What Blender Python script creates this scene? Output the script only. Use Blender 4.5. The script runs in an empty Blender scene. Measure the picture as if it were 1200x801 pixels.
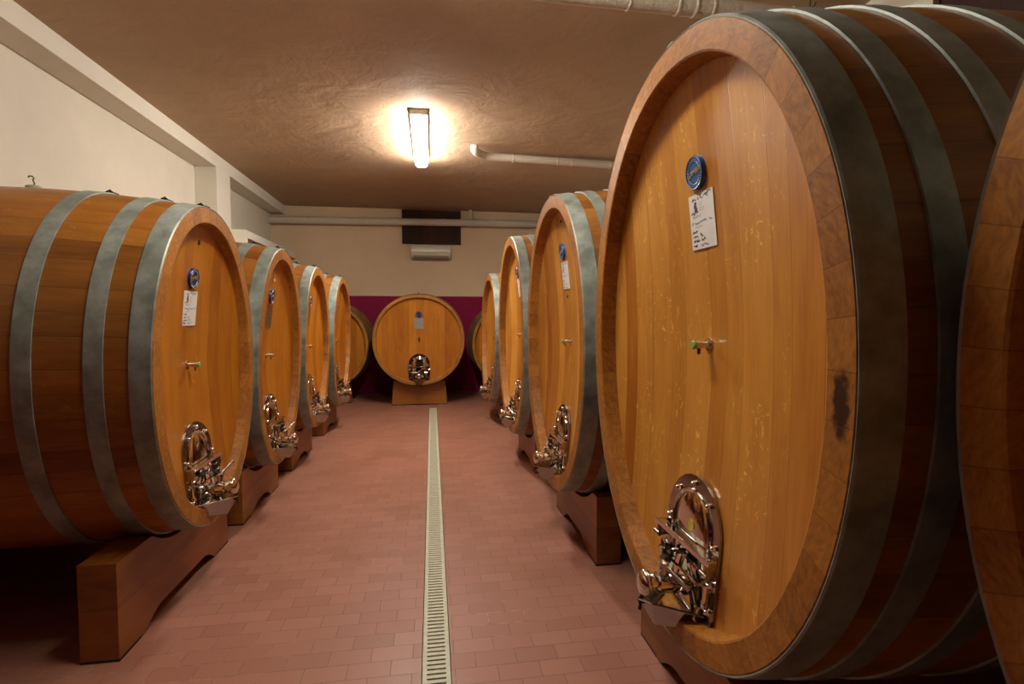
import bpy, bmesh, math, random
from mathutils import Vector, Matrix, Euler
random.seed(7)
C = bpy.context.scene
COL = C.collection
PI = math.pi
R = math.radians

# ------------------------------------------------------------------ camera, world, exposure
cam_d = bpy.data.cameras.new('camera'); cam = bpy.data.objects.new('camera', cam_d); COL.objects.link(cam)
cam.location = (0, 0, 1.55)
cam.rotation_euler = (R(90 - 2.805), 0, R(-8.804))
cam_d.sensor_width = 36; cam_d.lens = 606.3 / 1200 * 36
cam_d.clip_start = 0.02
C.camera = cam
w = bpy.data.worlds.new('cellar_dark'); C.world = w; w.use_nodes = True
w.node_tree.nodes['Background'].inputs[0].default_value = (1, .8, .62, 1)
w.node_tree.nodes['Background'].inputs[1].default_value = 0.0
C.view_settings.view_transform = 'Standard'; C.view_settings.look = 'None'
C.view_settings.exposure = 0.28; C.view_settings.gamma = 1.0
C.view_settings.use_curve_mapping = False
try:
    C.cycles.max_bounces = 10; C.cycles.diffuse_bounces = 2
    C.cycles.sample_clamp_indirect = 6
except Exception: pass
LAMP_COL = (1.0, .955, .87)
LAMP_STRENGTH = 84.0
REAR_STRENGTH = 60.0

# ------------------------------------------------------------------ materials
def srgb(r, g, b):
    f = lambda c: (c / 255 / 12.92) if c / 255 <= .04045 else ((c / 255 + .055) / 1.055) ** 2.4
    return (f(r), f(g), f(b), 1)

class N:
    """small node-tree writer"""
    def __init__(s, name):
        s.m = bpy.data.materials.new(name); s.m.use_nodes = True
        s.t = s.m.node_tree; s.b = s.t.nodes['Principled BSDF']
    def n(s, typ, **kw):
        x = s.t.nodes.new(typ)
        for k, v in kw.items():
            if k.startswith('i_'):
                key = k[2:]; key = int(key) if key.isdigit() else key
                s.set(x.inputs[key], v)
            else: setattr(x, k, v)
        return x
    def set(s, inp, v):
        if isinstance(v, bpy.types.NodeSocket): s.t.links.new(v, inp)
        else: inp.default_value = v
    def math(s, op, a, b=0.0, c=0.0):
        x = s.n('ShaderNodeMath', operation=op); s.set(x.inputs[0], a); s.set(x.inputs[1], b); s.set(x.inputs[2], c)
        return x.outputs[0]
    def mix(s, f, a, b, mode='MIX'):
        x = s.n('ShaderNodeMix', data_type='RGBA', blend_type=mode)
        s.set(x.inputs[0], f); s.set(x.inputs[6], a); s.set(x.inputs[7], b); return x.outputs[2]
    def noise(s, vec, scale, detail=3, rough=.5, dist=0):
        x = s.n('ShaderNodeTexNoise'); s.set(x.inputs['Vector'], vec)
        x.inputs['Scale'].default_value = scale; x.inputs['Detail'].default_value = detail
        x.inputs['Roughness'].default_value = rough; x.inputs['Distortion'].default_value = dist
        return x.outputs[0]
    def maprange(s, v, a, b, c=0.0, d=1.0):
        x = s.n('ShaderNodeMapRange'); s.set(x.inputs[0], v)
        for i, q in enumerate((a, b, c, d)): x.inputs[i + 1].default_value = q
        return x.outputs[0]
    def wn(s, v, dim='1D'):
        x = s.n('ShaderNodeTexWhiteNoise', noise_dimensions=dim)
        s.set(x.inputs['W' if dim == '1D' else 'Vector'], v); return x.outputs[0]
    def comb(s, x=0.0, y=0.0, z=0.0):
        q = s.n('ShaderNodeCombineXYZ'); s.set(q.inputs[0], x); s.set(q.inputs[1], y); s.set(q.inputs[2], z); return q.outputs[0]
    def sep(s, v):
        q = s.n('ShaderNodeSeparateXYZ'); s.set(q.inputs[0], v); return q.outputs
    def bump(s, h, strength=.3, dist=.01):
        x = s.n('ShaderNodeBump'); x.inputs['Strength'].default_value = strength; x.inputs['Distance'].default_value = dist
        s.set(x.inputs['Height'], h); s.set(s.b.inputs['Normal'], x.outputs[0])
    def out(s, color=None, rough=None, metal=None, spec=None, coat=None):
        B = s.b.inputs
        if color is not None: s.set(B['Base Color'], color)
        if rough is not None: s.set(B['Roughness'], rough)
        if metal is not None: s.set(B['Metallic'], metal)
        if spec is not None: s.set(B['Specular IOR Level'], spec)
        if coat is not None: s.set(B['Coat Weight'], coat)
        return s.m

def m_plain(name, col, rough=.5, metal=0.0, nscale=40, namp=.12, spec=.5):
    q = N(name); co = q.n('ShaderNodeTexCoord').outputs['Object']
    f = q.noise(co, nscale, 4)
    c = q.mix(q.maprange(f, .3, .7), tuple(x * (1 - namp) for x in col[:3]) + (1,), tuple(min(1, x * (1 + namp)) for x in col[:3]) + (1,))
    return q.out(c, rough, metal, spec)

def m_wood(name, light, dark, plank_w, seam=.5, fleck=0.0, rough=.42, uneven=0.0, grain_along='v', tone_amp=1.0, coat=.15):
    """planks laid side by side along U (metres), grain running along V"""
    q = N(name); uv = q.n('ShaderNodeUVMap').outputs[0]
    rnd = q.n('ShaderNodeObjectInfo').outputs['Random']
    u, v, _ = q.sep(uv)
    seed = q.math('MULTIPLY', rnd, 91.0)
    if uneven:
        wob = q.math('MULTIPLY', q.math('SINE', q.math('MULTIPLY_ADD', u, 19.0, seed)), uneven)
        u2 = q.math('ADD', u, wob)
    else: u2 = u
    p = q.math('DIVIDE', u2, plank_w)
    idx = q.math('FLOOR', p); fr = q.math('SUBTRACT', p, idx)
    tone = q.wn(q.math('ADD', idx, seed))
    tone2 = q.wn(q.math('ADD', idx, q.math('ADD', seed, 37.3)))
    off = q.math('MULTIPLY', tone2, 17.0)
    gv = q.comb(q.math('ADD', u, off), q.math('MULTIPLY', v, .06), q.math('ADD', seed, off))
    g1 = q.noise(gv, 90, 4, .6)
    gw = q.comb(q.math('ADD', u, off), q.math('MULTIPLY', v, .18), off)
    g2 = q.noise(gw, 14, 3, .55, .6)
    big = q.noise(q.comb(u, v, seed), 1.6, 2)
    t = q.math('ADD', q.math('MULTIPLY', q.math('SUBTRACT', tone, .5), .55 * tone_amp), q.math('ADD', q.math('MULTIPLY', q.math('SUBTRACT', g2, .5), .9), q.math('MULTIPLY', q.math('SUBTRACT', g1, .5), .55)))
    t = q.math('ADD', t, q.math('MULTIPLY', q.math('SUBTRACT', big, .5), .5))
    f = q.maprange(t, -.55, .55)
    c = q.mix(f, dark, light)
    hue = q.mix(q.maprange(tone2, .55, 1.0, 0, .35), c, q.mix(.5, c, srgb(150, 62, 22)))
    c = hue
    if fleck:
        fv = q.comb(u, q.math('MULTIPLY', v, .55), off)
        fn = q.noise(fv, 26, 1, .4, 1.0)
        ridge = q.maprange(q.math('ABSOLUTE', q.math('SUBTRACT', fn, .52)), .006, .022, 1, 0)
        brk = q.maprange(q.noise(fv, 48, 1), .50, .58)
        fm = q.math('MULTIPLY', q.math('MULTIPLY', ridge, brk), q.maprange(tone, .3, .55))
        patch = q.maprange(q.noise(q.comb(u, q.math('MULTIPLY', v, .6), off), 5, 2), .42, .6)
        fm = q.math('MULTIPLY', q.math('MULTIPLY', fm, patch), fleck)
        c = q.mix(fm, c, tuple(min(1, x * 1.5 + .05) for x in light[:3]) + (1,))
    edge = q.math('MINIMUM', fr, q.math('SUBTRACT', 1.0, fr))
    sm = q.maprange(q.math('MULTIPLY', edge, plank_w), .0005, .0028, 1, 0)
    c = q.mix(q.math('MULTIPLY', sm, seam), c, tuple(x * .32 for x in dark[:3]) + (1,))
    q.bump(q.math('SUBTRACT', q.math('MULTIPLY', g1, .25), sm), .25, .002)
    return q.out(c, rough, 0.0, .4, coat)

def m_endgrain(name, light, dark, block, spot=None):
    """ends of the staves: tangential blocks with curved ray lines"""
    q = N(name); uv = q.n('ShaderNodeUVMap').outputs[0]
    rnd = q.n('ShaderNodeObjectInfo').outputs['Random']; seed = q.math('MULTIPLY', rnd, 51.0)
    u, v, _ = q.sep(uv); p = q.math('DIVIDE', u, block); idx = q.math('FLOOR', p); fr = q.math('SUBTRACT', p, idx)
    tone = q.wn(q.math('ADD', idx, seed)); off = q.math('MULTIPLY', tone, 23.0)
    g = q.noise(q.comb(q.math('MULTIPLY', u, .5), q.math('ADD', v, q.math('MULTIPLY', u, q.math('SUBTRACT', tone, .5))), off), 70, 3, .6, .4)
    t = q.math('ADD', q.math('MULTIPLY', q.math('SUBTRACT', tone, .5), .38), q.math('MULTIPLY', q.math('SUBTRACT', g, .5), 1.5))
    c = q.mix(q.maprange(t, -.55, .55), dark, light)
    edge = q.math('MINIMUM', fr, q.math('SUBTRACT', 1.0, fr))
    sm = q.maprange(q.math('MULTIPLY', edge, block), .0005, .002, 1, 0)
    c = q.mix(q.math('MULTIPLY', sm, .5), c, tuple(x * .35 for x in dark[:3]) + (1,))
    if spot:
        co = q.n('ShaderNodeTexCoord').outputs['Object']; x, y, z = q.sep(co)
        d = q.math('ADD', q.math('POWER', q.math('DIVIDE', q.math('SUBTRACT', y, spot[0]), spot[2]), 2.0), q.math('POWER', q.math('DIVIDE', q.math('SUBTRACT', z, spot[1]), spot[3]), 2.0))
        d = q.math('ADD', d, q.math('MULTIPLY', q.math('SUBTRACT', q.noise(co, 38, 3), .5), 2.2))
        c = q.mix(q.maprange(d, .5, 1.3, .92, 0), c, srgb(34, 18, 12))
    q.bump(g, .2, .002)
    return q.out(c, .5, 0, .35, .05)

M = {}
M['stave_l'] = m_wood('stave_oak_orange', srgb(186, 118, 42), srgb(104, 58, 15), .115, .4, .3, .42, .012, tone_amp=1.1)
M['stave_r'] = m_wood('stave_oak_brown', srgb(182, 118, 50), srgb(98, 56, 18), .115, .4, .2, .42, .012)
M['head_l'] = m_wood('head_oak_amber', srgb(208, 136, 38), srgb(158, 86, 16), .12, .4, .4, .40, .02, tone_amp=1.2)
M['head_r'] = m_wood('head_oak_golden', srgb(226, 162, 70), srgb(172, 100, 26), .125, .35, .8, .40, .025, tone_amp=1.5)
M['rim'] = m_endgrain('stave_ends', srgb(202, 134, 54), srgb(126, 74, 24), .115)
M['rim_knot'] = m_endgrain('stave_ends_with_knot', srgb(202, 134, 54), srgb(126, 74, 24), .115, (.765, .955, .022, .075))
M['beam'] = m_wood('cradle_oak', srgb(170, 106, 36), srgb(104, 58, 16), .26, .6, .1, .45)
M['panel'] = m_wood('dark_boards', srgb(62, 30, 15), srgb(36, 17, 8), .28, .9, 0, .75, coat=0)

def m_galv():
    q = N('galvanised_steel'); co = q.n('ShaderNodeTexCoord').outputs['Object']
    a = q.noise(co, 9, 4, .6); b = q.noise(co, 45, 3, .6)
    c = q.mix(q.maprange(a, .35, .65), srgb(128, 136, 124), srgb(170, 176, 166))
    c = q.mix(q.maprange(b, .5, .75, 0, .45), c, srgb(140, 136, 116))
    q.bump(b, .12, .002)
    return q.out(c, q.maprange(a, .3, .7, .38, .55), .3, .5)
M['galv'] = m_galv()
M['oldhoop'] = m_plain('brown_rusted_hoop_steel', srgb(104, 86, 52), .55, .3, 12, .3)
def m_chrome(name, col, rough):
    q = N(name); co = q.n('ShaderNodeTexCoord').outputs['Object']
    a = q.noise(co, 30, 2)
    return q.out(col, q.maprange(a, .3, .7, rough * .7, rough * 1.4), 1.0, .5)
M['chrome'] = m_chrome('polished_steel', (.74, .71, .67, 1), .07)
M['steel'] = m_chrome('brushed_steel', (.40, .37, .34, 1), .14)
M['darksteel'] = m_chrome('dark_knob_steel', (.10, .095, .09, 1), .2)
M['black'] = m_plain('black_plastic', srgb(20, 20, 20), .5)
M['green'] = m_plain('green_tap_end', srgb(136, 186, 104), .35)
M['blue'] = m_plain('blue_enamel', srgb(10, 82, 150), .25, 0, 60, .2)
M['darkblue'] = m_plain('dark_blue_enamel', srgb(12, 40, 100), .25, 0, 60, .2)
M['gold'] = m_plain('dull_gold', srgb(190, 160, 90), .35, .6)
M['silver'] = m_plain('silver_relief', srgb(190, 195, 200), .3, .7)
M['paper'] = m_plain('white_card', srgb(238, 234, 226), .6, 0, 20, .03)
M['greycard'] = m_plain('grey_card', srgb(150, 146, 138), .5, 0, 30, .1)
M['brownplate'] = m_plain('dull_brown_plate', srgb(112, 92, 66), .45, .2, 30, .15)
M['inkblack'] = m_plain('black_ink', srgb(40, 38, 42), .6)
M['inkblue'] = m_plain('blue_ink', srgb(60, 80, 165), .6)
M['inkgrey'] = m_plain('faded_print', srgb(160, 156, 155), .6)
M['inkpurple'] = m_plain('purple_print', srgb(96, 70, 100), .6)
M['yellow'] = m_plain('yellow_sticker', srgb(226, 200, 60), .4)
M['yellowdark'] = m_plain('olive_print', srgb(150, 125, 30), .5)
M['hole'] = m_plain('plug_hole', srgb(34, 16, 8), .8)
M['silicone'] = m_plain('pale_green_silicone', srgb(176, 196, 150), .3)
M['tarnish'] = m_plain('tarnished_wire', srgb(90, 76, 40), .4, .7)
M['acwhite'] = m_plain('ivory_plastic', srgb(226, 214, 188), .3, 0, 10, .03)
M['acgrey'] = m_plain('grey_louvre', srgb(150, 138, 118), .4)
M['lamp_grey'] = m_plain('grey_lamp_housing', srgb(170, 168, 160), .5)
M['pit'] = m_plain('drain_channel_grime', srgb(24, 22, 18), .8)

def m_plaster(name, col, amp=.06, bscale=6, bstr=.25, band=None):
    q = N(name); geo = q.n('ShaderNodeNewGeometry').outputs['Position']
    a = q.noise(geo, .9, 4, .6); b = q.noise(geo, bscale, 5, .6, .4); f = q.noise(geo, 120, 2)
    lo = tuple(x * (1 - amp * 2) for x in col[:3]) + (1,); hi = tuple(min(1, x * (1 + amp)) for x in col[:3]) + (1,)
    c = q.mix(q.maprange(a, .3, .7), lo, hi)
    if band is not None:
        z = q.sep(geo)[2]
        edge = q.maprange(z, 1.962, 1.966)
        bc = q.mix(q.maprange(b, .3, .7), tuple(x * .85 for x in band[:3]) + (1,), band)
        c = q.mix(edge, bc, c)
    q.bump(q.math('ADD', b, q.math('MULTIPLY', f, .1)), bstr, .03)
    return q.out(c, .75, 0, .3)
M['wall'] = m_plaster('cream_plaster', srgb(236, 224, 204), .05, 7, .12, srgb(150, 14, 68))
M['wall_far'] = m_plaster('tan_cream_plaster', srgb(236, 204, 166), .05, 7, .12, srgb(150, 14, 68))
M['trim'] = m_plaster('cream_plaster_trim', srgb(240, 230, 212), .04, 7, .10)
M['ceil'] = m_plaster('rough_ceiling_plaster', srgb(196, 164, 132), .06, 2.2, .9)
M['lag'] = m_plaster('wrapped_pipe_lagging', srgb(222, 206, 184), .06, 30, .4)

def m_floor():
    q = N('cotto_tiles'); geo = q.n('ShaderNodeNewGeometry').outputs['Position']
    x, y, z = q.sep(geo)
    W, H = .187, .1025
    row = q.math('FLOOR', q.math('DIVIDE', q.math('SUBTRACT', y, 2.32 - 20 * H), H))
    fy = q.math('SUBTRACT', q.math('DIVIDE', q.math('SUBTRACT', y, 2.32 - 20 * H), H), row)
    par = q.math('MULTIPLY', q.math('MODULO', q.math('ADD', row, 200.0), 2.0), .5)
    ux = q.math('ADD', q.math('DIVIDE', q.math('SUBTRACT', x, .277), W), q.math('ADD', par, 50.0))
    col = q.math('FLOOR', ux); fx = q.math('SUBTRACT', ux, col)
    ex = q.math('MULTIPLY', q.math('MINIMUM', fx, q.math('SUBTRACT', 1.0, fx)), W)
    ey = q.math('MULTIPLY', q.math('MINIMUM', fy, q.math('SUBTRACT', 1.0, fy)), H)
    wob = q.math('MULTIPLY', q.math('SUBTRACT', q.noise(geo, 60, 2), .5), .0012)
    e = q.math('ADD', q.math('MINIMUM', ex, ey), wob)
    mort = q.maprange(e, .0006, .0020, 1, 0)
    tone = q.wn(q.comb(col, row, 3.0), '3D')
    n1 = q.noise(geo, 1.3, 4, .6); n2 = q.noise(geo, 180, 3, .7)
    c = q.mix(tone, srgb(154, 103, 80), srgb(168, 117, 94))
    c = q.mix(q.maprange(n1, .3, .7, 0, .4), c, srgb(182, 120, 104))
    c = q.mix(q.maprange(n2, .55, .8, 0, .35), c, srgb(128, 68, 54))
    # pale lime marks left in some joints
    lime = q.maprange(q.noise(q.comb(q.math('MULTIPLY', x, .8), y, 0.0), 1.1, 2), .50, .60)
    jc = q.mix(q.math('MULTIPLY', lime, q.maprange(q.noise(geo, 14, 2), .45, .6)), srgb(96, 52, 40), srgb(206, 164, 146))
    c = q.mix(q.math('MULTIPLY', mort, .8), c, jc)
    q.bump(q.math('SUBTRACT', q.math('MULTIPLY', n2, .12), q.math('MULTIPLY', mort, .5)), .35, .003)
    return q.out(c, q.maprange(n1, .3, .7, .36, .52), 0, .45)
M['floor'] = m_floor()

def m_emit(name, col, s):
    q = N(name); b = q.b
    b.inputs['Base Color'].default_value = (.9, .9, .88, 1)
    b.inputs['Emission Color'].default_value = col + (1,); b.inputs['Emission Strength'].default_value = s
    return q.m
M['glow'] = m_emit('lit_diffuser', LAMP_COL, LAMP_STRENGTH)
M['glow_rear'] = m_emit('lit_diffuser_rear', LAMP_COL, REAR_STRENGTH)

# ------------------------------------------------------------------ mesh helpers
def link(name, bm, mat, parent=None, smooth=False, kind=None, autosmooth=None):
    me = bpy.data.meshes.new(name); bm.to_mesh(me); bm.free()
    for mm in (mat if isinstance(mat, (list, tuple)) else [mat]): me.materials.append(mm)
    if smooth:
        for p in me.polygons: p.use_smooth = True
        if autosmooth:
            try: me.set_sharp_from_angle(angle=R(autosmooth))
            except Exception: pass
    o = bpy.data.objects.new(name, me); COL.objects.link(o)
    if parent is not None: o.parent = parent
    if kind: o['kind'] = kind
    return o
def thing(name, label, cat, loc=(0, 0, 0), rot=(0, 0, 0), group=None):
    o = bpy.data.objects.new(name, None); COL.objects.link(o); o.empty_display_size = .1
    o.location = loc; o.rotation_euler = rot; tag(o, label, cat, group); return o
def tag(o, label, cat, group=None):
    o['label'] = label; o['category'] = cat
    if group: o['group'] = group
    return o
def box(bm, x0, x1, y0, y1, z0, z1, bev=0.0, mat=0):
    vs = [bm.verts.new((x, y, z)) for x in (x0, x1) for y in (y0, y1) for z in (z0, z1)]
    F = [(0, 1, 3, 2), (4, 6, 7, 5), (0, 4, 5, 1), (2, 3, 7, 6), (0, 2, 6, 4), (1, 5, 7, 3)]
    fs = [bm.faces.new([vs[i] for i in f]) for f in F]
    for f in fs: f.material_index = mat
    if bev:
        es = list({e for f in fs for e in f.edges})
        bmesh.ops.bevel(bm, geom=es, offset=bev, segments=2, profile=.6, affect='EDGES')
    return fs
def frame(d):
    d = Vector(d).normalized(); a = Vector((0, 0, 1)) if abs(d.z) < .9 else Vector((1, 0, 0))
    u = d.cross(a).normalized(); return u, d.cross(u).normalized()
def tube(bm, pts, rad, seg=10, caps=True, closed=False):
    pts = [Vector(p) for p in pts]; n = len(pts); rings = []
    u = None
    for i, p in enumerate(pts):
        if closed: d = pts[(i + 1) % n] - pts[i - 1]
        else: d = pts[min(i + 1, n - 1)] - pts[max(i - 1, 0)]
        d.normalize()
        if u is None: u, _ = frame(d)
        u = (u - d * u.dot(d)).normalized(); v = d.cross(u)
        r = rad[i] if isinstance(rad, (list, tuple)) else rad
        rings.append([bm.verts.new(p + (u * math.cos(a) + v * math.sin(a)) * r) for a in [2 * PI * k / seg for k in range(seg)]])
    m = n if closed else n - 1
    for i in range(m):
        a, b = rings[i], rings[(i + 1) % n]
        for k in range(seg): bm.faces.new((a[k], a[(k + 1) % seg], b[(k + 1) % seg], b[k]))
    if caps and not closed:
        bm.faces.new(rings[0][::-1]); bm.faces.new(rings[-1])
    return bm
def lathe(bm, prof, origin, axis, seg=20):
    """prof: (distance along the axis, radius)"""
    o = Vector(origin); d = Vector(axis).normalized(); u, v = frame(d); rings = []
    for t, r in prof:
        if r < 1e-6: rings.append([bm.verts.new(o + d * t)])
        else: rings.append([bm.verts.new(o + d * t + (u * math.cos(a) + v * math.sin(a)) * r) for a in [2 * PI * k / seg for k in range(seg)]])
    for a, b in zip(rings, rings[1:]):
        for k in range(seg):
            k2 = (k + 1) % seg
            if len(a) == 1 and len(b) == 1: continue
            if len(a) == 1: bm.faces.new((a[0], b[k2], b[k]))
            elif len(b) == 1: bm.faces.new((a[k], a[k2], b[0]))
            else: bm.faces.new((a[k], a[k2], b[k2], b[k]))
    if len(rings[0]) > 1: bm.faces.new(rings[0][::-1])
    if len(rings[-1]) > 1: bm.faces.new(rings[-1])
    bmesh.ops.recalc_face_normals(bm, faces=bm.faces)
    return bm
def prism(bm, poly, fn, h0, h1, bev=0.0):
    """poly (a,b) extruded from h0 to h1; fn(a,b,h) -> xyz"""
    lo = [bm.verts.new(fn(a, b, h0)) for a, b in poly]; hi = [bm.verts.new(fn(a, b, h1)) for a, b in poly]
    n = len(poly); fs = [bm.faces.new(lo[::-1]), bm.faces.new(hi)]
    for i in range(n): fs.append(bm.faces.new((lo[i], lo[(i + 1) % n], hi[(i + 1) % n], hi[i])))
    bmesh.ops.recalc_face_normals(bm, faces=fs)
    if bev: bmesh.ops.bevel(bm, geom=list(fs[1].edges), offset=bev, segments=2, profile=.5, affect='EDGES')
    return fs
def uvbox(bm, lay, along):
    """metre UVs by dominant face direction; V runs along the axis 'along'"""
    others = [i for i in range(3) if i != along]
    for f in bm.faces:
        n = f.normal; k = max(range(3), key=lambda i: abs(n[i]))
        for l in f.loops:
            c = l.vert.co
            if k == along: l[lay].uv = (c[others[0]] + 3.1, c[others[1]] * .2)
            else: l[lay].uv = (c[[i for i in others if i != k][0]] + 1.0, c[along])

# ------------------------------------------------------------------ the room
YB, YF = -11.0, 10.7
XL, XR, XBEAM, ZC = -3.07, 2.97, -2.80, 3.70
DX0, DX1, DY1 = -.056, .074, 8.82            # floor drain
b = bmesh.new()
box(b, XL - .2, DX0, YB, YF, -.15, 0); box(b, DX1, XR + .2, YB, YF, -.15, 0); box(b, DX0, DX1, DY1, YF, -.15, 0)
link('floor', b, M['floor'], kind='structure')
b = bmesh.new(); box(b, XL - .2, XR + .2, YB, YF + .2, ZC, ZC + .2)
link('ceiling', b, M['ceil'], kind='structure')
b = bmesh.new(); box(b, XL - .2, XL, YB, YF, 0, ZC); link('wall_left', b, M['wall'], kind='structure')
b = bmesh.new(); box(b, XR, XR + .2, YB, YF, 0, ZC); link('wall_right', b, M['wall'], kind='structure')
b = bmesh.new(); box(b, XL - .2, XR + .2, YF, YF + .2, 0, ZC); link('wall_back', b, M['wall_far'], kind='structure')
b = bmesh.new(); box(b, XL - .2, XR + .2, YB - .2, YB, 0, ZC); link('wall_front', b, M['wall'], kind='structure')
# the beam along the top of the left wall, the pilaster under it and the low boxed-out part behind it
b = bmesh.new(); box(b, XL, XBEAM, YB, YF, 3.53, ZC, .004); link('trim_1', b, M['trim'], kind='structure')
b = bmesh.new(); box(b, XL, XBEAM, 7.46, 7.93, 0, 3.53, .004); link('trim_2', b, M['trim'], kind='structure')
b = bmesh.new()
box(b, XL, -2.615, 7.93, 8.03, 0, 2.79, .004)
box(b, XL, -2.615, 8.03, YF, 2.68, 2.79, .004)
link('trim_3', b, M['trim'], kind='structure')
# floor drain: trough and slotted cover
b = bmesh.new()
box(b, DX0, DX1, YB, DY1, -.15, -.12)
link('trim_4', b, M['pit'], kind='structure')
b = bmesh.new()
y0, y1 = -1.0, DY1
sl = .0305; wx0, wx1 = DX0 + .004, DX1 - .004; hx0, hx1 = -.032, .050
n = int((y1 - y0) / sl)
box(b, wx0, hx0, y0, y1, -.022, .003); box(b, hx1, wx1, y0, y1, -.022, .003)
for i in range(n + 1):
    yy = y0 + i * sl
    if yy + .020 <= y1: box(b, hx0, hx1, yy, min(yy + .0195, y1), -.022, .0025)
M['grate'] = m_plain('pale_grey_green_grating', srgb(206, 204, 176), .5, 0, 30, .1)
o = link('drain_grate', b, M['grate'])
tag(o, 'long pale slotted drain grating let into the red tile floor down the aisle', 'drain grating')

# boarded opening high in the far wall, air conditioner under it
def boarded(name, label, x0, x1, z0, z1, fn, nb):
    t = thing(name, label, 'wooden panel', fn((x0 + x1) / 2, 0, z0))
    M0 = Matrix.Translation(-Vector(t.location))
    b = bmesh.new(); wd = (x1 - x0) / nb
    for i in range(nb):
        prism(b, [(x0 + i * wd + .0004, z0 + .02), (x0 + (i + 1) * wd - .0004, z0 + .02), (x0 + (i + 1) * wd - .0004, z1 - .02), (x0 + i * wd + .0004, z1 - .02)], lambda a, c, h: fn(a, h, c), .004, .024)
    lay = b.loops.layers.uv.new('UVMap'); uvbox(b, lay, 2); b.transform(M0); link('boards', b, M['panel'], t)
    b = bmesh.new()
    for (p, q_) in (((x0, z0), (x1, z0 + .05)), ((x0, z1 - .05), (x1, z1)), ((x0, z0 + .05), (x0 + .04, z1 - .05)), ((x1 - .04, z0 + .05), (x1, z1 - .05))):
        prism(b, [(p[0], p[1]), (q_[0], p[1]), (q_[0], q_[1]), (p[0], q_[1])], lambda a, c, h: fn(a, h, c), .001, .034)
    lay = b.loops.layers.uv.new('UVMap'); uvbox(b, lay, 2); b.transform(M0); link('frame', b, M['panel'], t)
    return t
boarded('boarded_opening', 'dark brown wooden panel high in the far wall above the air conditioner', -.576, .597, 3.01, 3.69, lambda a, h, c: (a, YF - h, c), 4)
boarded('boarded_opening', 'dark brown wooden boards high on the right wall behind the biggest cask', 1.15, 2.73, 2.2, 3.56, lambda a, h, c: (XR - h, a, c), 5)

t = thing('air_conditioner', 'small ivory wall air conditioner below the dark wooden panel', 'air conditioner', (-.005, YF, 2.715))
b = bmesh.new()
pr_ = [(0, 0), (.12, .0), (.17, .03), (.19, .08), (.195, .2), (.17, .255), (.14, .265), (0, .265)]
prism(b, pr_, lambda a, c, h: (h, -a, c), -.392, .392); bmesh.ops.bevel(b, geom=list(b.edges), offset=.008, segments=2, affect='EDGES')
link('casing', b, M['acwhite'], t, True, autosmooth=40)
b = bmesh.new(); box(b, -.35, .35, -.181, -.135, .003, .045, .004)
bmesh.ops.rotate(b, verts=b.verts, cent=(0, -.16, .02), matrix=Matrix.Rotation(R(-25), 3, 'X')); bmesh.ops.translate(b, verts=b.verts, vec=(0, -.008, -.002)); link('louvre', b, M['acgrey'], t)
b = bmesh.new()
box(b, -.33, .33, -.1985, -.194, .115, .118); link('panel_seam', b, M['acgrey'], t)

# ------------------------------------------------------------------ wrapped pipes
def lagged_pipe(name, label, pts, r, joints, brackets=()):
    t = thing(name, label, 'pipe', pts[0]); O = Vector(pts[0]); P = [Vector(p) - O for p in pts]
    b = bmesh.new(); fine = []; rr = []
    rnd = random.Random(len(label))
    for a, c in zip(P, P[1:]):
        n = max(2, int((c - a).length / .12))
        for i in range(n): fine.append(a.lerp(c, i / n)); rr.append(r * (1 + rnd.uniform(-.035, .035)))
    fine.append(P[-1]); rr.append(r)
    tube(b, fine, rr, 14); link('lagging', b, M['lag'], t, True, autosmooth=50)
    d = (P[-1] - P[-2]).normalized()
    for j in joints:
        b = bmesh.new(); q = P[-2] + d * j
        tube(b, [q - d * .012, q - d * .008, q + d * .008, q + d * .012], [r * 1.0, r * 1.07, r * 1.07, r * 1.0], 14)
        link('wrap_band', b, M['lag'], t, True, autosmooth=50)
    for j in brackets:
        q = P[-2] + d * j; b = bmesh.new(); box(b, q.x - .03, q.x + .03, q.y - .03, q.y + .03, q.z + r * .8, ZC - O.z, .003)
        link('hanger', b, M['lag'], t)
    return t
lagged_pipe('wrapped_pipe', 'pale wrapped pipe running the whole width of the far wall', [(XL + .005, 10.57, 3.40), (XR - .005, 10.57, 3.46)], .072, (.75, 1.6, 2.4, 3.3, 4.2, 4.9), (3.85,))
lagged_pipe('wrapped_pipe', 'pale wrapped pipe with a bent end on the ceiling right of the lamp', [(.545, 6.60, ZC - .008), (.545, 6.60, ZC - .045), (.565, 6.64, 3.632), (.63, 6.74, 3.635), (.72, 6.80, 3.625), (XR - .005, 6.92, 3.62)], .05, (.35, .95, 1.15, 1.7))
lagged_pipe('wrapped_pipe', 'pale wrapped pipe under the ceiling above the biggest cask', [(-.2, 3.20, 3.56), (XR - .005, 3.27, 3.56)], .062, (1.45, 1.78, 1.9, 2.02, 2.6))
o = bmesh.new(); tube(o, [(0, 0, 0), (0, 0, -.05), (.01, .01, -.09), (.035, .01, -.085), (.045, .0, -.06)], .004, 6)
o = link('ceiling_hook', o, M['tarnish'], None, True); o.location = (2.50, 3.20, ZC); tag(o, 'small bent wire hook hanging from the ceiling above the biggest cask', 'hook')

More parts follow.
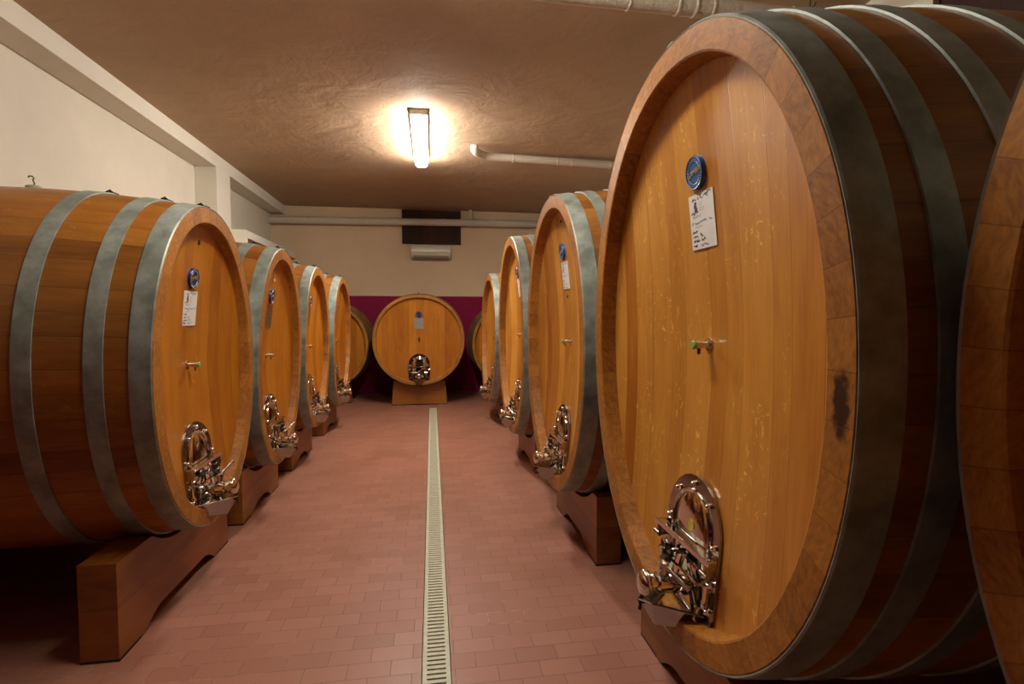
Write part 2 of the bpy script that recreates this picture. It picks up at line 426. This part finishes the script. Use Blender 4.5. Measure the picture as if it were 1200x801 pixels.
# ------------------------------------------------------------------ lamps
def lamp(label, x, y0, y1, mat, group=None):
    t = thing('ceiling_light', label, 'ceiling light', (x, (y0 + y1) / 2, ZC), group=group)
    L = (y1 - y0) / 2
    b = bmesh.new(); box(b, -.092, .092, -L, L - .03, -.062, 0, .004); link('housing', b, M['lamp_grey'], t)
    b = bmesh.new(); sec = [(-.080, -.062), (-.082, -.10), (-.072, -.132), (-.045, -.148), (.045, -.148), (.072, -.132), (.082, -.10), (.080, -.062)]
    stations = [(-L + .012, .96), (-L + .02, 1.0), (L - .07, 1.0), (L - .03, .9), (L - .005, .66), (L, .4)]
    rings = [[b.verts.new((a * k, y, -.062 + (c + .062) * k)) for a, c in sec] for y, k in stations]
    for p_, q_ in zip(rings, rings[1:]):
        for i in range(len(sec)): b.faces.new((p_[i], p_[(i + 1) % len(sec)], q_[(i + 1) % len(sec)], q_[i]))
    b.faces.new(rings[0]); b.faces.new(rings[-1]); bmesh.ops.recalc_face_normals(b, faces=b.faces)
    link('diffuser', b, mat, t, True, autosmooth=45)
    for s in (-.5, .5):
        b = bmesh.new(); box(b, s * .170 - .004, s * .170 + .004, -L * .6 - .02, -L * .6 + .02, -.09, -.058, .001); link('clip', b, M['lamp_grey'], t)
    return t
lamp('lit fluorescent lamp in a long diffuser on the ceiling of the aisle', -.12, 5.55, 7.22, M['glow'])
lamp('lit fluorescent lamp on the ceiling between the nearest casks, just above the picture', -.12, 1.75, 3.0, M['glow_rear'])

# ------------------------------------------------------------------ casks
NEXP = 2.076
def outline(ry, rz, n):
    out = []
    for i in range(n):
        a = 2 * PI * i / n; c, s = math.cos(a), math.sin(a)
        k = (abs(c) ** NEXP + abs(s) ** NEXP) ** (-1 / NEXP)
        out.append((ry * k * c, rz * k * s))
    return out
SEG = 112
GREY_WORDS = None
def scribble(bm, y, z, length, h, rnd, x=0.0, w=.0022, slope=0.0, flip=1):
    """an unreadable run of handwriting as a thin ribbon"""
    pts = []; t = 0.0; k = 0
    while t < length:
        pts.append((t, (rnd.random() - .5) * h + (h * .4 if rnd.random() < .15 else 0))); t += h * .28 * (.7 + rnd.random() * .6)
        k += 1
    for (a, c), (d, e) in zip(pts, pts[1:]):
        if rnd.random() < .12: continue
        p = Vector((d - a, e - c)); nrm = Vector((-p.y, p.x)).normalized() * w * .5
        q = [(a - nrm.x, c - nrm.y), (d - nrm.x, e - nrm.y), (d + nrm.x, e + nrm.y), (a + nrm.x, c + nrm.y)]
        bm.faces.new([bm.verts.new((x, y + flip * u, z + v + slope * u)) for u, v in q])

def text_mesh(txt, size, mat_, name, parent, mtx):
    cu = bpy.data.curves.new(name, 'FONT'); cu.body = txt; cu.size = size; cu.extrude = .0012; cu.align_x = 'CENTER'; cu.align_y = 'CENTER'
    tmp = bpy.data.objects.new(name, cu); COL.objects.link(tmp)
    dg = bpy.context.evaluated_depsgraph_get(); dg.update()
    me = bpy.data.meshes.new_from_object(tmp.evaluated_get(dg)); bpy.data.objects.remove(tmp); bpy.data.curves.remove(cu)
    me.materials.clear(); me.materials.append(mat_); me.transform(mtx)
    o = bpy.data.objects.new(name, me); COL.objects.link(o); o.parent = parent; return o

def arch(W, H, rb, n=14, inset=0.0):
    """manway outline (y,z), z from the bottom; round top, rounded lower corners"""
    r = W / 2; pts = []
    for i in range(n + 1):
        a = PI * i / n; pts.append((r * math.cos(a), H - r + r * math.sin(a)))
    for i in range(n // 2 + 1):
        a = PI + PI / 2 * i / (n // 2); pts.append((-r + rb + rb * math.cos(a), rb + rb * math.sin(a)))
    for i in range(n // 2 + 1):
        a = 1.5 * PI + PI / 2 * i / (n // 2); pts.append((r - rb + rb * math.cos(a), rb + rb * math.sin(a)))
    return pts

def manway(par, X0, Z0, tilt, side, seedv, detail=1, sticker=False, knob=True, yoff=0.0):
    """stainless door with clamp bar, hand wheel, ball valve and pouring chute.  local frame of the cask, x outwards"""
    T = Matrix.Translation((X0, yoff, Z0)) @ Matrix.Rotation(tilt, 4, 'Y')
    def fin(name, bm, mat, parent, smooth=True, ang=40):
        bm.transform(T); return link(name, bm, mat, parent, smooth, autosmooth=ang)
    W, H = .36, .52
    outer = arch(W, H, .12); inner = [(y, z + .055) for y, z in arch(.252, .41, .085)]
    b = bmesh.new(); n = len(outer)
    ring = []
    for x, P in ((0, outer), (.010, outer), (.010, inner), (0, inner)):
        ring.append([b.verts.new((x, y, z)) for y, z in P])
    for a, c in ((0, 1), (1, 2), (2, 3), (3, 0)):
        for i in range(n): b.faces.new((ring[a][i], ring[a][(i + 1) % n], ring[c][(i + 1) % n], ring[c][i]))
    bmesh.ops.recalc_face_normals(b, faces=b.faces)
    fr = fin('manway_frame', b, M['steel'], par, False)
    # raised lip and dished mirror door
    b = bmesh.new(); tube(b, [(.012, y, z) for y, z in inner], .008, 8, closed=True); fin('door_lip', b, M['chrome'], fr)
    b = bmesh.new(); cz = .24
    prev = None
    for k, (s, x) in enumerate(((1.0, .004), (.9, .010), (.7, .014), (.4, .017))):
        rg = [b.verts.new((x, y * s, cz + (z - cz) * s)) for y, z in inner]
        if prev:
            for i in range(n): b.faces.new((prev[i], prev[(i + 1) % n], rg[(i + 1) % n], rg[i]))
        prev = rg
    b.faces.new(prev); bmesh.ops.recalc_face_normals(b, faces=b.faces); fin('door', b, M['chrome'], fr)
    # bolts round the frame
    mid = [(y, z) for y, z in arch(.305, .45, .10)]
    L = [(0, .492), (.105, .445), (-.105, .445), (.157, .325), (-.157, .325), (.155, .2), (-.155, .2), (.152, .11), (-.152, .11), (.09, .028), (-.09, .028)]
    for y, z in L:
        b = bmesh.new(); lathe(b, [(.0, .013), (.004, .013), (.005, .010), (.013, .009), (.017, .006), (.018, 0)], (.009, y, z), (1, 0, 0), 10); fin('bolt', b, M['chrome'], fr)
    # clamp bar: angle section held off the plate by two lugs
    b = bmesh.new(); box(b, .048, .056, -.195, .195, .280, .298, .002); box(b, .022, .056, -.195, .195, .293, .299, .002)
    fin('clamp_bar', b, M['chrome'], fr, False)
    for s in (-1, 1):
        b = bmesh.new(); box(b, .008, .052, s * .172 - .006, s * .172 + .006, .235, .30, .003)
        tube(b, [(.05, s * .172 - .02, .245), (.05, s * .172 + .02, .245)], .009, 10); fin('clamp_lug', b, M['steel'], fr)
    # lower stay rod and its legs
    b = bmesh.new(); tube(b, [(.05, -.13, .195), (.05, .13, .195)], .006, 8); tube(b, [(.01, -.13, .19), (.05, -.13, .195)], .006, 8); tube(b, [(.01, .13, .19), (.05, .13, .195)], .006, 8)
    fin('stay_rod', b, M['chrome'], fr)
    for s in (-1, 1):
        b = bmesh.new(); prism(b, [(s * .022, .262), (s * .042, .262), (s * .125, .06), (s * .10, .06)], lambda a, c, h: (h, a, c), .030, .036); fin('brace', b, M['chrome'], fr, False)
    # star hand wheel on its spindle
    ky, kz = side * .05, .225
    b = bmesh.new(); lathe(b, [(0, .011), (.06, .011), (.062, .016), (.085, .016)], (.01, ky, kz), (1, 0, 0), 12); fin('spindle', b, M['chrome'], fr)
    b = bmesh.new(); pts = []
    for i in range(48):
        a = 2 * PI * i / 48; r = .036 + .007 * math.cos(6 * a); pts.append((ky + r * math.cos(a), kz + r * math.sin(a)))
    prism(b, pts, lambda a, c, h: (h, a, c), .062, .084, .004); fin('hand_wheel', b, M['darksteel'], fr)
    # ball valve
    vy, vz = -side * .005, .135
    b = bmesh.new()
    lathe(b, [(.0, .042), (.012, .042), (.013, .027), (.036, .026), (.037, .036), (.046, .036), (.047, .028), (.06, .028), (.07, .037), (.112, .037), (.12, .028), (.134, .028), (.135, .038), (.146, .038)], (.012, vy, vz), (1, 0, 0), 22)
    fin('ball_valve', b, M['chrome'], fr)
    b = bmesh.new(); lathe(b, [(.0, .042), (.012, .046), (.02, .044), (.028, .034), (.033, .018), (.034, 0)], (.159, vy, vz), (1, 0, 0), 20); fin('valve_cap', b, M['chrome'], fr)
    b = bmesh.new(); tube(b, [(.172, vy, vz - .045), (.180, vy + side * .01, vz - .065), (.176, vy + side * .004, vz - .08), (.180, vy, vz - .098)], .006, 6); fin('cap_chain', b, M['black'], fr)
    b = bmesh.new(); lathe(b, [(0, .016), (.03, .016), (.031, .020), (.045, .020), (.05, .012)], (.105, vy, vz + .03), (0, 0, 1), 14)
    if side > 0: e = (.165, vy + .055, vz + .13)
    else: e = (.055, vy + .10, vz + .02)
    tube(b, [(.105, vy, vz + .068), e], [.007, .0085], 10); fin('valve_lever', b, M['chrome'], fr)
    # pouring chute: folded sheet, wide at the plate and narrow at the lip
    b = bmesh.new()
    q = {k: b.verts.new(p) for k, p in dict(A=(.012, .135, .085), D=(.012, -.135, .085), a=(.012, .085, .012), d=(.012, -.085, .012),
         B=(.155, .042, .078), C=(.155, -.042, .078), E=(.182, 0, .072), m=(.118, .003, -.018), n=(.118, -.003, -.018)).items()}
    for f in ('AamB', 'dDCn', 'adnm', 'BmE', 'EnC', 'Emn'): b.faces.new([q[k] for k in f])
    bmesh.ops.recalc_face_normals(b, faces=b.faces)
    bmesh.ops.solidify(b, geom=list(b.faces), thickness=.003)
    for P in ([(.012, .135, .085), (.155, .042, .078), (.182, 0, .072), (.155, -.042, .078), (.012, -.135, .085)],): tube(b, P, .004, 6)
    fin('pouring_chute', b, M['steel'], fr, False)
    if sticker:
        sy = .008
        b = bmesh.new(); lathe(b, [(0, .021), (.0015, .021)], (.0168, sy, .345), (1, 0, 0), 24); st = fin('round_sticker', b, M['yellow'], fr, False); st['label'] = 'round yellow sticker'
        b = bmesh.new(); tube(b, [(.0186, sy + .018 * math.cos(a), .345 + .018 * math.sin(a)) for a in [2 * PI * i / 24 for i in range(24)]], .0007, 4, closed=True)
        r_ = random.Random(3)
        for k in range(4): scribble(b, sy + .012, .355 - k * .0066, .024, .004, r_, .0185, .0012, 0, -1)
        fin('sticker_print', b, M['yellowdark'], fr, False)
    return fr

def cask(label, Xf, yc, zc, ry, rz, heading, tilt, rot, length, bulge_y, bulge_z, hoops, tone, depth=(.065, .15), rim=.085,
         card='white', disk=.58, tap='green', door=True, group=None, side=1, rear=True, sticker=False, holes=(), bung=None, clasp=True, face=True, cardrel=None, yoff=0.0, spot=False, hoopmat='galv'):
    rz_ = heading - R(rot); Rm = Euler((0, R(tilt), rz_), 'XYZ').to_matrix()
    if heading in (0, PI): ctr = Vector((Xf, yc, zc))
    else: ctr = Vector((Xf, yc, zc))
    loc = ctr - Rm @ Vector((0, 0, rz))
    t = thing('wine_cask', label, 'wine cask', loc, (0, R(tilt), rz_), group)
    def prof(u, off=0.0):
        s = 1 - (2 * u / length - 1) ** 2
        return [(y * (1 + (bulge_y * s + off) / ry), z * (1 + (bulge_z * s + off) / rz) + rz) for y, z in outline(ry - .006, rz - .006, SEG)]
    per = 0; base = outline(ry, rz, SEG); arc = [0]
    for i in range(SEG):
        a, c = base[i], base[(i + 1) % SEG]; per += math.hypot(a[0] - c[0], a[1] - c[1]); arc.append(per)
    ns = round(per / .115); arc = [a * ns * .115 / per for a in arc]
    # staves
    rows = 20; us = [length * i / rows for i in range(rows + 1)]
    b = bmesh.new(); lay = b.loops.layers.uv.new('UVMap'); rg = [[b.verts.new((-u, y, z)) for y, z in prof(u)] for u in us]
    for i in range(rows):
        for k in range(SEG):
            k2 = (k + 1) % SEG
            f = b.faces.new((rg[i][k], rg[i][k2], rg[i + 1][k2], rg[i + 1][k]))
            for l, (uu, vv) in zip(f.loops, ((arc[k], us[i]), (arc[k + 1], us[i]), (arc[k + 1], us[i + 1]), (arc[k], us[i + 1]))): l[lay].uv = (uu, vv)
    # plain rear end, set in as the front one is
    back = prof(length); inn = [(y * (1 - rim / ry), (z - rz) * (1 - rim / rz) + rz) for y, z in back]
    r1 = [b.verts.new((-length, y, z)) for y, z in inn]; r2 = [b.verts.new((-length + .07, y, z)) for y, z in inn]
    for A_, B_ in ((rg[-1], r1), (r1, r2)):
        for k in range(SEG): b.faces.new((A_[k], A_[(k + 1) % SEG], B_[(k + 1) % SEG], B_[k]))
    b.faces.new(r2)
    bmesh.ops.recalc_face_normals(b, faces=b.faces)
    link('stave_body', b, M['stave_' + tone], t, True, autosmooth=35)
    # chime: the ring of stave ends
    b = bmesh.new(); lay = b.loops.layers.uv.new('UVMap')
    dE, dC = depth
    o0 = prof(0); sc = lambda r_: [(y * (1 - r_ / ry), (z - rz) * (1 - r_ / rz) + rz) for y, z in o0]
    loops_ = [(0.0, [(y, z) for y, z in o0], 0.0), (.004, sc(.004), .004), (.004, sc(rim - .006), rim - .006), (0.0, sc(rim), rim), (-dE - .02, sc(rim + .012), rim + dE)]
    loops_[0] = (-.002, loops_[0][1], 0.0)
    vv = [[b.verts.new((x, y, z)) for y, z in P] for x, P, _ in loops_]
    for j in range(len(vv) - 1):
        for k in range(SEG):
            f = b.faces.new((vv[j][k], vv[j][(k + 1) % SEG], vv[j + 1][(k + 1) % SEG], vv[j + 1][k]))
            for l, q_ in zip(f.loops, ((arc[k], loops_[j][2]), (arc[k + 1], loops_[j][2]), (arc[k + 1], loops_[j + 1][2]), (arc[k], loops_[j + 1][2]))): l[lay].uv = q_
    bmesh.ops.recalc_face_normals(b, faces=b.faces)
    link('chime', b, M['rim_knot' if spot else 'rim'], t, True, autosmooth=30)
    # dished head of upright boards
    ri = rim + .006
    def hx(y, z):
        rho = min(1, (abs(y / (ry - ri)) ** 2 + abs((z - rz) / (rz - ri)) ** 2) ** .5)
        return -(dE + (dC - dE) * (1 - rho ** 1.3))
    b = bmesh.new(); lay = b.loops.layers.uv.new('UVMap'); edge = [(y * (1 - ri / ry), (z - rz) * (1 - ri / rz) + rz) for y, z in o0]
    prev = None
    for s in (1, .92, .82, .7, .56, .42, .28, .14):
        P = [(y * s, (z - rz) * s + rz) for y, z in edge]; cur = [b.verts.new((hx(y, z), y, z)) for y, z in P]
        if prev:
            for k in range(SEG): b.faces.new((prev[k], prev[(k + 1) % SEG], cur[(k + 1) % SEG], cur[k]))
        prev = cur
    cv = b.verts.new((hx(0, rz), 0, rz))
    for k in range(SEG): b.faces.new((prev[k], prev[(k + 1) % SEG], cv))
    bmesh.ops.recalc_face_normals(b, faces=b.faces)
    if sum(f.normal.x for f in b.faces) < 0: bmesh.ops.reverse_faces(b, faces=b.faces)
    for f in b.faces:
        for l in f.loops: l[lay].uv = (l.vert.co.y + 1.0, l.vert.co.z)
    link('head', b, M['head_' + tone], t, True)
    # hoops
    allh = list(hoops) + ([(length - h1, length - h0) for h0, h1 in hoops] if rear else [])
    for hi, (h0, h1) in enumerate(allh):
        b = bmesh.new(); th = .007
        secs = [(h0, .0005), (h0, th), ((h0 + h1) / 2, th), (h1, th), (h1, .0005)]
        if hi == 0: secs = [(h0, -.004), (h0 - .004, .003), (h0 + .001, th)] + secs[2:]
        rr = [[b.verts.new((-u, y, z)) for y, z in prof(max(0, u), o_)] for u, o_ in secs]
        for i in range(len(rr) - 1):
            for k in range(SEG): b.faces.new((rr[i][k], rr[i][(k + 1) % SEG], rr[i + 1][(k + 1) % SEG], rr[i + 1][k]))
        bmesh.ops.recalc_face_normals(b, faces=b.faces)
        hp = link('hoop', b, M[hoopmat], t, True, autosmooth=30)
        if clasp and hi < len(hoops):
            z_ = prof(max(0, h0))[SEG // 4][1] + .006
            b = bmesh.new(); um = -(h0 + h1) / 2
            box(b, -h1 - .012, -h0 - .004, -.03, .012, z_ + .002, z_ + .009, .001)
            lathe(b, [(0, .011), (.006, .011), (.007, .006), (.018, .005), (.019, 0)], (um, -.008, z_ + .008), (0, 0, 1), 8)
            tube(b, [(um - .02, -.01, z_ + .012), (um - .005, -.008, z_ + .022), (um + .012, -.006, z_ + .014)], .004, 6)
            link('hoop_clasp', b, M['darksteel'] if tone == 'l' else M['galv'], hp)
    if not face: return t
    # blue maker's medallion
    zz = rz + disk * rz
    if card != 'none':
        x_ = hx(0, zz); sl_ = math.atan2(hx(0, zz + .03) - hx(0, zz - .03), .06)
        T = Matrix.Translation((x_, yoff * .8, zz)) @ Matrix.Rotation(sl_, 4, 'Y')
        b = bmesh.new(); lathe(b, [(-.01, .058), (.012, .058), (.016, .055), (.016, .052), (.013, .050), (.013, 0)], (0, 0, 0), (1, 0, 0), 36); b.transform(T)
        md = link('medallion', b, M['blue' if side < 0 else 'darkblue'], t, True, autosmooth=40); md['label'] = 'round blue medallion'
        b = bmesh.new()
        for rr_, w_ in ((.0535, .0022), (.039, .0009)): tube(b, [(.0145, rr_ * math.cos(a), rr_ * math.sin(a)) for a in [2 * PI * i / 40 for i in range(40)]], w_, 5, closed=True)
        for i in range(30):
            a = 2 * PI * i / 30
            if i % 15 in (0, 1): continue
            lathe(b, [(0, .0026), (.0012, .0020)], (.013, .0455 * math.cos(a), .0455 * math.sin(a)), (1, 0, 0), 5)
        b.transform(T); link('medallion_relief', b, M['silver'], md, True, autosmooth=40)
        # text faces +x: text x -> +y, text y -> z
        tm = T @ Matrix.Translation((.0138, 0, 0)) @ Matrix.Rotation(R(10), 4, 'X') @ Matrix(((0, 0, 1, 0), (1, 0, 0, 0), (0, 1, 0, 0), (0, 0, 0, 1)))
        text_mesh('GAMBA', .027, M['gold'], 'medallion_lettering', md, tm)
    # card under it
    cw, ch = .160, .190; cz = (zz - .058 - .012 - ch / 2) if cardrel is None else rz + cardrel; cy = yoff * .9 + (.012 if side < 0 else 0)
    if card != 'none':
        x_ = hx(0, cz) + .002; sl_ = math.atan2(hx(0, cz + .08) - hx(0, cz - .08), .16)
        T = Matrix.Translation((x_ + .003, cy, cz)) @ Matrix.Rotation(sl_, 4, 'Y')
        b = bmesh.new(); prism(b, [(-cw / 2, -ch / 2), (cw / 2, -ch / 2), (cw / 2, ch / 2), (-cw / 2, ch / 2)], lambda a, c, h: (h, a, c), -.0025, 0); b.transform(T)
        cd = link('label_card', b, M[{'white': 'paper', 'grey': 'greycard', 'brown': 'brownplate'}[card]], t); cd['label'] = {'white': 'white card with handwriting', 'grey': 'grey card', 'brown': 'dull brown plate'}[card]
        rnd = random.Random(len(label) * 7)
        y0 = -cw / 2 + .012
        def ink(name, mat, rows_):
            for (dy, dz, ln, h, w_) in rows_:
                b = bmesh.new(); scribble(b, y0 + dy, dz, ln, h, rnd, .0006, w_)
                b.transform(T); link(name, b, mat, cd)
        if card == 'white':
            ink('heading_writing', M['inkblack'], [(.012, .078, .045, .012, .0026), (.062, .080, .055, .013, .0022)])
            ink('blue_writing', M['inkblue'], [(.105, .084, .032, .014, .003), (.0, -.004, .10, .012, .0022), (.11, -.002, .028, .011, .0022), (.01, .018, .05, .009, .0016), (.05, -.082, .05, .012, .0022)])
            ink('caption', M['inkblack'], [(.0, .030, .03, .008, .0036), (.036, .034, .012, .016, .003), (.0, -.034, .034, .008, .0042), (.0, -.050, .034, .007, .003), (.05, -.050, .018, .012, .0026), (.0, -.066, .045, .008, .0032), (.055, -.064, .032, .012, .0026), (.0, -.082, .03, .009, .0052)])
            ink('faded_print', M['inkgrey'], [(.055, .062, .03, .004, .001), (.055, .054, .026, .004, .001), (.055, .044, .034, .004, .001), (.055, .036, .03, .004, .001), (.02, -.018, .05, .006, .0012)])
            b = bmesh.new()
            for k, (ey, ez, er) in enumerate(((.032, .064, .008), (.030, .054, .010), (.034, .044, .009), (.028, .038, .006))):
                vs = [b.verts.new((.0007 + k * .0001, y0 + ey + er * math.cos(a), ez + er * .9 * math.sin(a))) for a in [2 * PI * i / 10 for i in range(10)]]; b.faces.new(vs)
            b.transform(T); link('printed_emblem', b, M['inkpurple'], cd)
        else:
            ink('print', M['inkblack' if card == 'brown' else 'inkgrey'], [(.01, .07, .09, .010, .002), (.01, .045, .11, .009, .002), (.01, .02, .08, .009, .002), (.01, -.01, .10, .009, .002), (.01, -.035, .06, .009, .002), (.01, -.06, .11, .010, .002)])
    # sampling tap in the middle of the head
    if tap in ('green', 'steel'):
        x_ = hx(0, rz); ty = yoff * .6
        b = bmesh.new(); lathe(b, [(0, .024), (.006, .024), (.008, .012), (.03, .011), (.031, .014), (.054, .014), (.055, .011), (.062, .011)], (x_, ty, rz + .01), (1, 0, 0), 16)
        tube(b, [(x_ + .042, ty, rz), (x_ + .042, ty, rz - .022)], .007, 8)
        tp = link('sampling_tap', b, M['chrome'], t, True, autosmooth=40)
        b = bmesh.new(); lathe(b, [(0, .015), (.006, .0155), (.009, .012), (.009, 0)], (x_ + .058, ty, rz + .01), (1, 0, 0), 16)
        link('tap_end', b, M['green'] if tap == 'green' else M['chrome'], tp, True, autosmooth=40)
    elif tap == 'slot':
        b = bmesh.new(); prism(b, [(.016 * math.cos(a), .045 * math.sin(a)) for a in [2 * PI * i / 16 for i in range(16)]], lambda a, c, h: (h, a, c + rz), hx(0, rz) - .01, hx(0, rz) + .003)
        link('tap_hole', b, M['hole'], t)
    for hy, hz, hr, mm in holes:
        b = bmesh.new(); lathe(b, [(-.01, hr), (.003, hr), (.004, 0)], (hx(hy, rz + hz), hy, rz + hz), (1, 0, 0), 12); link('plug', b, M[mm], t)
    if bung:
        u_, = bung; z_ = max(z for y, z in prof(u_))
        b = bmesh.new(); lathe(b, [(-.02, .03), (.006, .034), (.016, .036), (.022, .03), (.024, 0)], (-u_, 0, z_), (0, 0, 1), 14)
        bg = link('bung', b, M['silicone'], t, True, autosmooth=50)
        b = bmesh.new(); tube(b, [(-u_, 0, z_ + .02), (-u_ + .004, 0, z_ + .036), (-u_ - .003, 0, z_ + .05), (-u_ + .002, 0, z_ + .062), (-u_ - .006, 0, z_ + .072), (-u_ - .02, 0, z_ + .072), (-u_ - .024, 0, z_ + .064)], .0035, 6)
        link('bung_tube', b, M['tarnish'], bg, True)
    if door:
        H = .52; zb = rim - .032; za = zb + .50
        xa, xb = hx(0, za), -dE + .002
        tl = math.atan2(xa - xb, H)       # leans in at the top
        manway(t, xb + .006, zb, tl, side, 1, sticker=sticker, yoff=yoff)
    return t

PROFS = {}
def cradle(label, Xf, yc, heading, u0, u1, half, h, ry, rz, zbot, bul, taper=.0, arch_h=.07, foot=.22, group=None):
    """oak bolster under the front of a cask, hollowed on top to the curve of the cask, arched underneath"""
    if heading == -PI / 2: loc = (Xf, yc, 0)
    else: loc = (Xf, yc, 0)
    t = thing('cask_cradle', label, 'cradle', loc, (0, 0, heading), group)
    ay, az, zc = ry + bul[0] + .008, rz + bul[1] + .008, zbot + rz
    ztop = lambda y: (zc - az * max(0, 1 - abs(y / ay) ** NEXP) ** (1 / NEXP)) if abs(y) < ay else h
    n = 48
    ys = [-half + 2 * half * i / n for i in range(n + 1)]
    def low(y):
        d = half - foot - abs(y)
        if d <= 0: return 0.0
        s = min(1, d / .16); return arch_h * (1 - (1 - s) ** 2)
    seam = .0
    b = bmesh.new(); sec = []
    for y in ys:
        top = max(low(y) + .03, min(h, ztop(y) - .003)); yt = y * (1 - taper)
        sec.append([b.verts.new((-u0, y, low(y))), b.verts.new((-u0, yt, top)), b.verts.new((-u1, yt, top)), b.verts.new((-u1, y, low(y)))])
    for a, c in zip(sec, sec[1:]):
        for i in range(4): b.faces.new((a[i], a[(i + 1) % 4], c[(i + 1) % 4], c[i]))
    b.faces.new(sec[0]); b.faces.new(sec[-1][::-1])
    bmesh.ops.recalc_face_normals(b, faces=b.faces); b.normal_update()
    lay = b.loops.layers.uv.new('UVMap')
    for f in b.faces:
        nx = f.normal
        for l in f.loops:
            c = l.vert.co
            if abs(nx.y) > .8: l[lay].uv = (c.z + .02, c.x * 3)
            elif abs(nx.x) > .8: l[lay].uv = (c.z + .02, c.y)
            else: l[lay].uv = (c.x + .5, c.y)
    link('bolster_beam', b, M['beam'], t)
    for s in (-1, 1):
        b = bmesh.new(); y0_, y1_ = s * (half + .0005), s * (half - foot * .8)
        box(b, -u1 - .001, -u0 + .001, min(y0_, y1_), max(y0_, y1_), .0, .012)
        link('foot_pad', b, M['black'], t)
    return t

HL = [(0, .088), (.187, .262), (.456, .531)]
HR = [(0, .092), (.16, .232), (.36, .432), (.60, .672)]
XLf, XRf = -1.2158, .8195
g = 'casks along the left side of the aisle'
G2 = 'casks along the right side of the aisle'
left = [
 ('big orange oak cask nearest on the left, white card, whole side in view', 3.124, 1.273, .666, .876, .41, -.39, dict(card='white', tap='green', disk=.555, holes=((0, .687, .014, 'hole'),), bung=(.86,))),
 ('second oak cask on the left, with a dull brown plate and a pale plug', 4.490, 1.223, .656, .875, 1.70, -1.07, dict(card='brown', tap='steel', disk=.56, holes=((0, .62, .013, 'paper'),))),
 ('oak cask third from the front on the left, between two others', 5.849, 1.221, .658, .857, 1.09, -.92, dict(card='brown', tap='steel', disk=.575)),
 ('oak cask farthest back in the left row, beside the far wall casks', 7.412, 1.206, .690, .885, 1.30, .37, dict(card='brown', tap='steel', disk=.56)),
]
LCR = [(.625, .45), (.45, .40), (.45, .38), (.45, .37)]
for (lab, yc, zc, ry, rz, ti, ro, kw), (half, hh), nm in zip(left, LCR, ('nearest on the left', 'second on the left', 'third on the left', 'last on the left')):
    cask(lab, XLf, yc, zc, ry, rz, 0, ti, ro, 1.75, .012, .068, HL, 'l', depth=(.05, .125), group=None, side=1, yoff=-.05, **kw)
    cradle('heavy oak cradle beam on the floor under the cask ' + nm, XLf, yc, 0, .184, .342, half, hh, ry, rz, zc - rz, (.012 * .55, .068 * .55))
right = [
 ('big cask at the extreme right edge, cut by the frame and nearly dark', 0.038, 1.439, .805, 1.027, .98, 2.5, dict(card='white', tap='steel', disk=.59)),
 ('huge golden oak cask in the right foreground with a yellow sticker on its door', 1.694, 1.439, .811, 1.027, .98, -.27, dict(card='white', tap='green', disk=.59, sticker=True, spot=True)),
 ('golden oak cask second on the right just behind the huge one, white card', 3.544, 1.365, .809, 1.010, .46, -.56, dict(card='white', tap='green', disk=.63, holes=((.03, .841, .011, 'hole'), (0, .326, .012, 'hole')))),
 ('oak cask third on the right whose medallion and card touch the hoop edge', 5.454, 1.348, .824, 1.034, .57, -.56, dict(card='white', tap='steel', disk=.65)),
 ('narrow-looking oak cask last in the right row near the far wall', 7.636, 1.226, .781, .947, -.53, -1.6, dict(card='none', tap='steel', disk=.6)),
]
RCR = [(.6, .42), (.64, .30), (.515, .435), (.5, .40), (.45, .37)]
for (lab, yc, zc, ry, rz, ti, ro, kw), (half, hh), nm in zip(right, RCR, ('cut by the right edge of the frame', 'with the yellow door sticker', 'second on the right', 'third on the right', 'last on the right')):
    cask(lab, XRf + (.135 if yc < .5 else 0), yc, zc, ry, rz, PI, ti, ro, 2.0, .05 if yc > .5 else .01, .075, HR, 'r', depth=(.065, .15), side=-1, **kw)
    cradle('oak cradle beam under the cask ' + nm, XRf + (.135 if yc < .5 else 0), yc, PI, .18, .338, half, hh, ry, rz, zc - rz, (.05 * .55, .075 * .55))
# three round casks along the far wall
HE = [(0, .08), (.16, .23), (.36, .43)]
cask('round oak cask facing down the aisle in the middle of the far wall', -.22, 9.02, 1.151, .785, .785, -PI / 2, 0, 0, 1.45, .03, .03, HE, 'l', depth=(.05, .09), rim=.055, card='grey', tap='slot', disk=.55, cardrel=.28, side=1, hoopmat='oldhoop')
cradle('oak cradle beam under the round cask in the middle of the far wall', -.22, 9.02, -PI / 2, .16, .33, .48, .42, .785, .785, .366, (.018, .018), taper=.07, arch_h=.02, foot=.12)
for x_, wd in ((-1.88, 'left'), (1.49, 'right')):
    cask('dim round cask in the %s corner of the far wall, mostly hidden' % wd, x_, 9.50, 1.045, .765, .765, -PI / 2, 0, 0, 1.15, .035, .035, HE, 'l', depth=(.05, .09), rim=.055, card='none', tap='none', door=False, side=1, hoopmat='oldhoop')
    cradle('oak cradle beam under the round cask in the %s corner of the far wall' % wd, x_, 9.50, -PI / 2, .06, .22, .44, .34, .765, .765, .28, (.022, .022), taper=.05, arch_h=.03, foot=.12)
